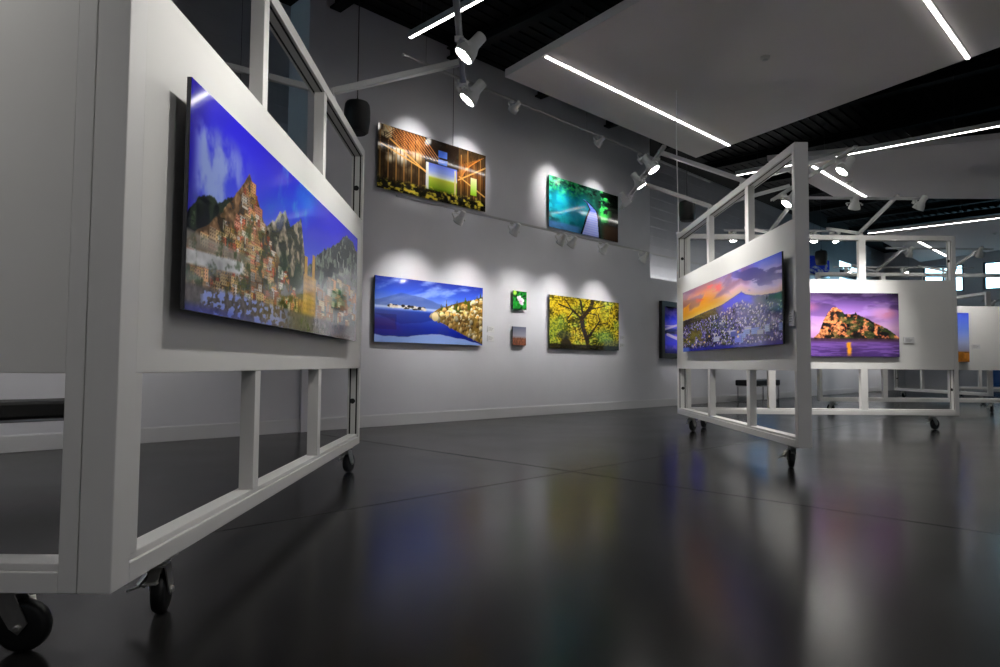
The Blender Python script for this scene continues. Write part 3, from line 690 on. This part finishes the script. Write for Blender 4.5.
# ------------------------------------------------------------------ spotlights
def spotlight(T, G, label, power, group, drop=.05, size=70, blend=1.0, sc=.8, radius=.03, lens='lens'):
    """T = point on the underside of the track, G = point it is aimed at"""
    T, G = Vector(T), Vector(G)
    root = empty('track_spotlight', T, label, 'spotlight', group)
    hz = Vector((G.x - T.x, G.y - T.y, 0)).normalized()
    c = Vector((0, 0, -drop)) - hz * .07; a = (G - (T + c)).normalized()
    side = a.cross(Vector((0, 0, 1))); side = side.normalized() if side.length > .05 else Vector((1, 0, 0))
    k = sc
    MB().box(-.03 * k, .03 * k, -.016 * k, .016 * k, -.03 * k, .0).lathe([(.012 * k, -.03 * k), (.012 * k, -.05 * k)], (0, 0, 0), (0, 0, 1), 12).build('adapter', M['lamp'], root, .002)
    top = Vector((0, 0, -.045 * k)); piv = c + a * (.035 * k); hw = .098 * k
    pts = []
    for sg in (-1, 1):
        arm = [top + side * (sg * .01), top + side * (sg * hw * .8) + (piv - top) * .08, top + side * (sg * hw) + (piv - top) * .3, piv + side * (sg * hw)]
        pts.append(arm)
    MB().tube(list(reversed(pts[0])) + pts[1], .0085 * k, 8).build('yoke', M['lamp'], root, smooth=True)
    o = c - a * .10 * k
    MB().lathe([(.01, -.012 * k), (.034 * k, -.006 * k), (.04 * k, .0), (.041 * k, .075 * k), (.046 * k, .09 * k), (.064 * k, .125 * k), (.073 * k, .165 * k), (.076 * k, .172 * k), (.076 * k, .192 * k), (.068 * k, .192 * k), (.066 * k, .182 * k), (.03 * k, .178 * k)], o, a, 26).build('housing', M['lamp'], root, smooth=True)
    MB().lathe([(.066 * k, .182 * k), (.060 * k, .187 * k), (.035 * k, .1885 * k), (.005, .189 * k)], o, a, 26).build('lens', M[lens], root)
    for sg in (-1, 1): MB().lathe([(.013 * k, 0), (.013 * k, .014 * k * sg), (.008 * k, .016 * k * sg)], piv + side * (sg * hw * .93), side, 10).build('pivot_knob', M['lamp'], root)
    li = bpy.data.lights.new('spot_beam', 'SPOT'); li.energy = power; li.spot_size = math.radians(size); li.spot_blend = blend
    li.shadow_soft_size = radius; li.color = (1.0, .975, .94)
    lo = bpy.data.objects.new('spot_beam', li); C.objects.link(lo); lo.parent = root
    lo.location = o + a * (.215 * k); lo.rotation_euler = a.to_track_quat('-Z', 'Y').to_euler()
    return root

def boom(o, ang, side_off, ztop, zt, arms, x0, x1, label, t):
    """lighting outrigger bolted on a board's top rail; o, ang = the board's frame; side_off <0 in front, >0 behind"""
    root = empty('lighting_outrigger', (o[0], o[1], ztop), label, 'light support', 'lighting outriggers on the boards', ang)
    hw = t / 4 - .002; yb = t / 4 if side_off < 0 else t * .75
    for x in arms:
        br = MB().box(x - .03, x + .03, yb - hw, yb + hw, 0.0005, .012).box(x - .022, x + .022, yb - hw * .85, yb + hw * .85, .012, .05)
        br.build('clamp', M['track'], root, .002)
        MB().bar((x, yb, .04), (x, side_off, zt - ztop + .035), .036, .036).build('arm', M['track'], root, .003)
    h = zt - ztop
    MB().box(x0, x1, side_off - .017, side_off + .017, h, h + .012).box(x0, x1, side_off - .017, side_off - .009, h - .014, h).box(x0, x1, side_off + .009, side_off + .017, h - .014, h).build('track_bar', M['track'], root, .001)
    return root
def loc(o, ang, x, y, z):
    c, s = math.cos(ang), math.sin(ang); return (o[0] + c * x - s * y, o[1] + s * x + c * y, z)

GB = 'spotlights on the board outriggers'; GW = 'spotlights on the wall tracks'
PB, PW = 34.0, 34.0
REAR = 27.0
# near board
boom(oA, angA, -.755, 2.33, 2.53, (1.08, 2.24), .3, 2.56, 'outrigger with a track over the front of the coast town board', TA)
for x, lb, ax in ((.42, 'spotlight nearest the viewer over the coast town board', .3), (.98, 'spotlight over the middle of the coast town board', 1.05), (1.83, 'glowing spotlight crossing the hung linear light, upper one of two', 1.75), (2.43, 'glowing spotlight below the hung linear light, lower one of two', 2.4)):
    spotlight(loc(oA, angA, x, -.755, 2.514), loc(oA, angA, ax, 0, 1.48), lb, PB * .55, GB, size=76)
boom(oA, angA, TA + .75, 2.33, 2.53, (1.08, 2.24), .3, 2.5, 'outrigger on the rear side of the coast town board', TA)
# sunset board: camera side, then rear side
boom(oC, angC, -.735, 2.385, 2.65, (1.32, 2.30), .22, 2.56, 'outrigger with three spotlights over the front of the sunset town board', TC)
for x, lb, ax in ((.95, 'lowest of three spotlights in a row, touching the forest path picture', .8), (1.72, 'middle of three spotlights in a row left of the sunset town board', 1.75), (2.28, 'topmost of three spotlights in a row left of the sunset town board', 2.6)):
    spotlight(loc(oC, angC, x, -.735, 2.634), loc(oC, angC, ax, 0, 1.38), lb, PB * 1.1, GB, size=78)
boom(oC, angC, TC + .75, 2.385, 2.61, (1.32, 2.30), .85, 2.66, 'outrigger behind the sunset town board, showing right of its corner post', TC)
for x, lb, ax in ((1.18, 'bright spotlight in the top opening of the sunset town board, beside its corner post', 1.3), (2.36, 'bright spotlight right of the corner post, in front of a ceiling light line', 2.3)):
    spotlight(loc(oC, angC, x, TC + .75, 2.594), loc(oC, angC, ax, TC, 1.5), lb, PB, GB)
# castle board
boom(oD, 0, -.77, 2.395, 2.66, (1.05, 2.17), .8, 2.5, 'outrigger with a long level bar over the castle board', TD)
for x, lb, ax in ((1.66, 'left of the two unlit looking spotlights on the level bar above the castle board', 1.75), (2.36, 'right of the two spotlights on the level bar above the castle board', 1.95), (1.0, 'spotlight on the level bar hidden behind the corner post', 1.25)):
    spotlight(loc(oD, 0, x, -.77, 2.644), loc(oD, 0, ax, 0, 1.2), lb, PB * 1.45, GB, size=76)
boom(oD, 0, TD + .75, 2.395, 2.62, (1.05, 2.17), .76, 2.46, 'outrigger behind the castle board', TD)
for x, lb, ax in ((.9, 'bright spotlight behind the castle board, seen through the sunset town board', 1.0), (2.0, 'bright spotlight behind the castle board just right of the corner post', 1.9), (2.32, 'tilted bright spotlight behind the castle board beside its upright', 2.6)):
    spotlight(loc(oD, 0, x, TD + .75, 2.604), loc(oD, 0, ax, TD, 1.5), lb, PB * .8, GB)
# distant boards
boom(oF, 0, -.8, 2.40, 2.68, (1.04, 2.28), .72, 2.44, 'outrigger with a level bar over the distant board, right of the castle board', TD)
for x, lb, ax in ((1.07, 'spotlight over the distant board, seen through the castle board opening', 1.1), (2.22, 'spotlight over the distant board, right of the castle board', 2.6)):
    spotlight(loc(oF, 0, x, -.8, 2.664), loc(oF, 0, ax, 0, 1.6), lb, PB, GB)
boom(oF, 0, TD + .75, 2.40, 2.62, (1.04, 2.28), .7, 3.3, 'outrigger behind the distant board', TD)
for x, lb, ax in ((1.0, 'small bright spotlight behind the distant board, above the castle picture', 1.1), (2.05, 'small bright spotlight behind the distant board, left of the castle board edge', 2.2), (2.95, 'small bright spotlight behind the distant board, right of the castle board edge', 2.9)):
    spotlight(loc(oF, 0, x, TD + .75, 2.604), loc(oF, 0, ax, TD, 1.5), lb, PB * .8, GB)
boom(oK, -PI / 2, -.75, 2.40, 2.62, (1.1, 2.3), .6, 2.7, 'outrigger in front of the far end on board', TC)
for x, lb in ((1.0, 'far spotlight over the end on board, left one'), (2.3, 'far spotlight over the end on board, right one')):
    spotlight(loc(oK, -PI / 2, x, -.75, 2.604), loc(oK, -PI / 2, x, 0, 1.6), lb, PB, GB)
boom(oN, 0, -.75, 2.40, 2.62, (.8, 1.6), .3, 2.1, 'outrigger over the farthest board', TC)
for x, lb in ((.6, 'far spotlight over the farthest board, left one'), (1.7, 'far spotlight over the farthest board, right one')):
    spotlight(loc(oN, 0, x, -.75, 2.604), loc(oN, 0, x, 0, 1.6), lb, PB, GB)

# wall tracks hung from the ceiling parallel to the picture wall
def wtrack(x0, x1, off, z, label, cables):
    (a0, a1), (b0, b1) = wp(x0, off), wp(x1, off)
    mid = ((a0 + b0) / 2, (a1 + b1) / 2, z); root = empty('light_track', mid, label, 'light track', 'tracks along the picture wall', PI / 4)
    L = (x1 - x0) * R2 / 2
    MB().box(-L, L, -.012, .012, 0, .014).box(-L, L, -.012, -.007, -.008, 0).box(-L, L, .007, .012, -.008, 0).build('rail', M['track'], root, .001)
    MB().box(-L - .012, -L, -.013, .013, -.009, .015).box(L, L + .012, -.013, .013, -.009, .015).build('end_cap', M['track'], root)
    for x in cables:
        p = (x - (x0 + x1) / 2) * R2
        MB().tube([(p, 0, .01), (p, 0, ZC - z)], .0022, 6).build('suspension_wire', M['cable'], root)
UO, UZ, LZ = .9, 4.15, 2.575
wtrack(-1.72, 3.2, UO, UZ, 'upper track hung high along the picture wall above the barn picture', (-1.5, .6, 2.9))
wtrack(-1.76, 13.4, UO, LZ, 'lower track along the picture wall, level with the bottoms of the upper pictures', (4.2, 6.8, 9.4, 12.6))
wtrack(-6.3, -2.5, UO, LZ, 'lower track along the left end of the picture wall, hidden by the coast town board', (-5.8, -3.0))
def wspot(xt, z, aim, lb, power=None, size=70, ax=None, drop=.1):
    (x, y) = wp(xt - UO / R2, UO); (gx, gy) = wp((xt if ax is None else ax) - UO / R2, 0)
    spotlight((x, y, z - .008), (gx, gy, aim), lb, power or PW, GW, size=size, drop=drop, lens='lens_wall')
# xt is the x coordinate of the head itself
for xt, lb in ((-.50, 'spotlight on the upper wall track behind the lower glowing spotlight'), (.13, 'spotlight on the upper wall track just left of the ceiling panel corner'), (1.40, 'spotlight on the upper wall track above the forest path picture'), (2.2, 'rightmost spotlight on the upper wall track, behind the row of three')):
    wspot(xt, UZ, 3.46, lb, PW * 1.15, size=56)
for xt, lb, pw in ((-.52, 'spotlight on the lower track directly under the barn picture', 1), (.14, 'spotlight on the lower track right of the barn picture', 1), (.79, 'left of the close pair of spotlights under the forest path picture', .45), (.955, 'right of the close pair of spotlights under the forest path picture', .45), (1.47, 'spotlight on the lower track under the right half of the forest path picture', 1), (2.22, 'spotlight on the lower track right of the forest path picture', 1), (4.3, 'spotlight on the lower track in front of the recessed upper wall', 1), (5.9, 'spotlight far along the lower track, hidden by the castle board', 1), (6.9, 'spotlight on the lower track left of the farthest hanging speaker', 1), (8.2, 'spotlight on the lower track below the high bright blue picture', 1), (9.5, 'far spotlight on the lower track just right of the high bright blue picture', 1.2), (10.8, 'third spotlight from the far end of the lower track', 1.9), (12.0, 'second spotlight from the far end of the lower track', 1.9), (13.1, 'last spotlight at the far end of the lower track', 1.9)):
    wspot(xt, LZ, 1.42, lb, PW * 1.25 * pw, size=76)

for xt, lb in ((-2.9, 'spotlight at the left end of the wall, nearest the coast town board'), (-4.1, 'middle spotlight at the left end of the wall, behind the coast town board'), (-5.4, 'leftmost spotlight at the left end of the wall, above the bench')):
    wspot(xt, LZ, 1.2, lb, PW * 1.1, size=84)

# ------------------------------------------------------------------ pictures
U45 = (1, 1)
def wall_pic(x0, x1, z0, z1, painter, label, off=.04, base=0.0, **k):
    x, y = wp(x0, base); return picture((x, y, z0), U45, (x1 - x0) * R2, z1 - z0, off, painter, label, **k)
def on_board(o, ang, x0, x1, z0, z1, painter, label, off=.05, **k):
    p = loc(o, ang, x0, 0, z0); return picture(p, (math.cos(ang), math.sin(ang)), x1 - x0, z1 - z0, off, painter, label, **k)
on_board(oA, angA, .235, 2.727, .90, 1.58, paint_coast_town, 'large glossy picture of a hillside coast town under a deep blue sky', off=.04)
on_board(oC, angC, .474, 3.322, .92, 1.607, paint_sunset_town, 'glossy picture of a town and dark mountain under an orange and purple sunset', gain=1.0, off=.035)
on_board(oD, 0, 1.365, 2.595, .887, 1.67, paint_castle_isle, 'picture of a rocky castle island in purple evening water', gain=.8, off=.018)
on_board(oF, 0, 2.0, 2.537, .868, 1.705, paint_blue_dune, 'narrow picture of blue sky over a brown dune on the distant board')
wall_pic(-1.543, -.281, 1.02, 1.82, paint_lake, 'picture of a blue mountain lake with sunlit boulders, lower left on the picture wall', gain=.82)
wall_pic(-1.538, -.257, 2.893, 3.69, paint_barn, 'picture of a barn interior open to a green field, upper left on the picture wall', wire=1.236, gain=1.15)
wall_pic(.706, 2.005, 2.90, 3.71, paint_boardwalk, 'picture of a boardwalk through teal and green forest, upper right on the picture wall')
wall_pic(.72, 2.02, 1.02, 1.845, paint_maple, 'picture of a golden maple tree, lower right on the picture wall', gain=.72)
wall_pic(.148, .353, 1.568, 1.838, paint_orchid, 'small picture of white orchids on green, upper of the two small pictures')
wall_pic(.145, .348, 1.044, 1.315, paint_desert, 'small grey and brown desert picture under the orchid picture')
wall_pic(2.985, 4.1, .91, 1.985, paint_panel_blue, 'black framed blue picture partly hidden behind the sunset town board', frame=.09)
wall_pic(5.6, 6.65, .92, 1.82, paint_blue_sea, 'pale blue sea picture on the far picture wall, hidden behind the boards', gain=1.2)
wall_pic(9.1, 10.5, 3.5, 4.05, paint_blue_surf, 'bright blue picture high on the far wall behind the hanging speaker', base=-.575)

# caption cards
GC = 'caption cards'
def wcard(x0, x1, z0, z1, label):
    x, y = wp(x0, 0.0); caption_card((x, y, z0), U45, (x1 - x0) * R2, z1 - z0, label, GC)
wcard(-.184, -.092, 1.215, 1.30, 'upper caption card right of the lake picture')
wcard(-.184, -.092, 1.083, 1.168, 'lower caption card right of the lake picture')
wcard(2.098, 2.184, 1.215, 1.285, 'upper caption card right of the maple picture')
wcard(2.098, 2.184, 1.085, 1.150, 'lower caption card right of the maple picture')
p = loc(oC, angC, 3.342, 0, 1.05); caption_card(p, (math.cos(angC), math.sin(angC)), .09, .11, 'caption card right of the sunset town picture, by the corner post', GC)
p = loc(oD, 0, 2.665, 0, 1.06); caption_card(p, (1, 0), .125, .075, 'caption card right of the castle picture', GC)
p = loc(oF, 0, 2.62, 0, 1.10); caption_card(p, (1, 0), .14, .07, 'caption card on the distant board at the right edge', GC)

# ------------------------------------------------------------------ hanging speakers, cord, benches
def speaker(p, label, k=1.0):
    root = empty('hanging_speaker', p, label, 'speaker', 'hanging speakers')
    h = .165 * k
    MB().lathe([(.07 * k, -h), (.105 * k, -h), (.118 * k, -h * .94), (.135 * k, -h * .2), (.136 * k, h * .4), (.128 * k, h * .8), (.115 * k, h * .94), (.09 * k, h)], (0, 0, 0), (0, 0, 1), 28).build('shell', M['speaker'], root, smooth=True)
    MB().lathe([(.1 * k, -h - .004), (.095 * k, -h - .008)], (0, 0, 0), (0, 0, 1), 24).build('grille', M['gap'], root)
    MB().lathe([(.02, h), (.02, h + .02), (.008, h + .04)], (0, 0, 0), (0, 0, 1), 12).build('cable_grip', M['speaker'], root)
    MB().tube([(0, 0, h + .02), (0, 0, ZC - p[2])], .006, 8).build('cable', M['cable'], root)
speaker((-1.52, 6.9, 3.34), 'black hanging speaker between the coast town board and the barn picture')
speaker((3.1, 11.0, 3.34), 'black hanging speaker left of the sunset town board')
speaker((7.55, 15.6, 3.34), 'black hanging speaker seen through the castle board opening')

root = empty('power_cord', (2.20, 8.19, 2.386), 'thin pale cord dropping from the ceiling onto the far corner of the sunset town board', 'cord')
MB().tube([(0, 0, .008), (.0, 0, .3), (-.02, .0, 1.2), (-.015, 0, 1.815)], .0065, 8).build('cord', M['wcable'], root)
MB().lathe([(.03, 0), (.03, .02), (.012, .035)], (0, 0, 0), (0, 0, 1), 14).build('plug', M['wcable'], root)

def bench(p, ang, L, label, W=.42):
    root = empty('bench', p, label, 'bench', 'black benches', ang)
    MB().box(0, L, -W / 2, W / 2, .355, .475).build('seat', M['leather'], root, .02)
    MB().box(.015, L - .015, -W / 2 + .015, W / 2 - .015, .335, .356).build('seat_frame', M['chrome'], root, .002)
    for x in (.04, L - .04):
        m = MB().box(x - .018, x + .018, -W / 2 + .02, -W / 2 + .045, .012, .336).box(x - .018, x + .018, W / 2 - .045, W / 2 - .02, .012, .336).box(x - .018, x + .018, -W / 2 + .02, W / 2 - .02, 0.0, .013)
        m.build('leg', M['chrome'], root, .002)
bench((-4.5, 3.55, 0), PI / 4, 2.1, 'black padded bench seen low at the left edge through the empty board')
bench((5.22, 14.25, 0), PI / 4, 1.35, 'black padded bench with chrome legs by the picture wall, seen under the sunset town board')

# ------------------------------------------------------------------ daylight outside and added fill lights
w = bpy.data.worlds.new('daylight'); SC.world = w; w.use_nodes = True
bg = w.node_tree.nodes['Background']; bg.inputs['Color'].default_value = (.5, .84, 1.0, 1); bg.inputs['Strength'].default_value = 6.5
for (s0, s1, z0, z1) in wins:
    li = bpy.data.lights.new('window_daylight', 'AREA'); li.shape = 'RECTANGLE'; li.size = (s1 - s0) * R2; li.size_y = z1 - z0
    li.energy = 1; li.cycles.is_portal = True
    lo = bpy.data.objects.new('window_daylight', li); C.objects.link(lo)
    x, y = fp((s0 + s1) / 2, -.26); lo.location = (x, y, (z0 + z1) / 2)
    lo.rotation_euler = Vector((-1, -1, 0)).to_track_quat('-Z', 'Y').to_euler()
SC.cycles.use_denoising = True
SC.cycles.sample_clamp_indirect = 12.0
SC.cycles.max_bounces = 8
SC.cycles.caustics_reflective = False; SC.cycles.caustics_refractive = False

# fill lights added behind the viewer, without fixtures, and two spotlights over the empty left board
for i, (x, y, e) in enumerate(((-3.6, -1.2, REAR), (-.8, -3.4, REAR), (3.4, -.6, REAR), (6.6, 2.0, REAR))):
    li = bpy.data.lights.new('aisle_fill_light', 'AREA'); li.shape = 'RECTANGLE'; li.size = 3.2; li.size_y = .12; li.energy = e; li.color = (1, .985, .965)
    lo = bpy.data.objects.new('aisle_fill_light', li); C.objects.link(lo); lo.location = (x, y, 4.0); lo.rotation_euler = (0, 0, PI / 4 if i % 2 else -PI / 4)
boom(oB, 0, -.77, 2.33, 2.53, (1.0, 2.3), .7, 2.9, 'outrigger over the front of the empty board at the left edge', TC)
for x, lb, ax in ((1.15, 'left spotlight over the empty board at the left edge', 1.05), (2.60, 'right spotlight over the empty board at the left edge', 2.7)):
    spotlight(loc(oB, 0, x, -.77, 2.514), loc(oB, 0, ax, 0, 1.6), lb, 10, GB, size=75)
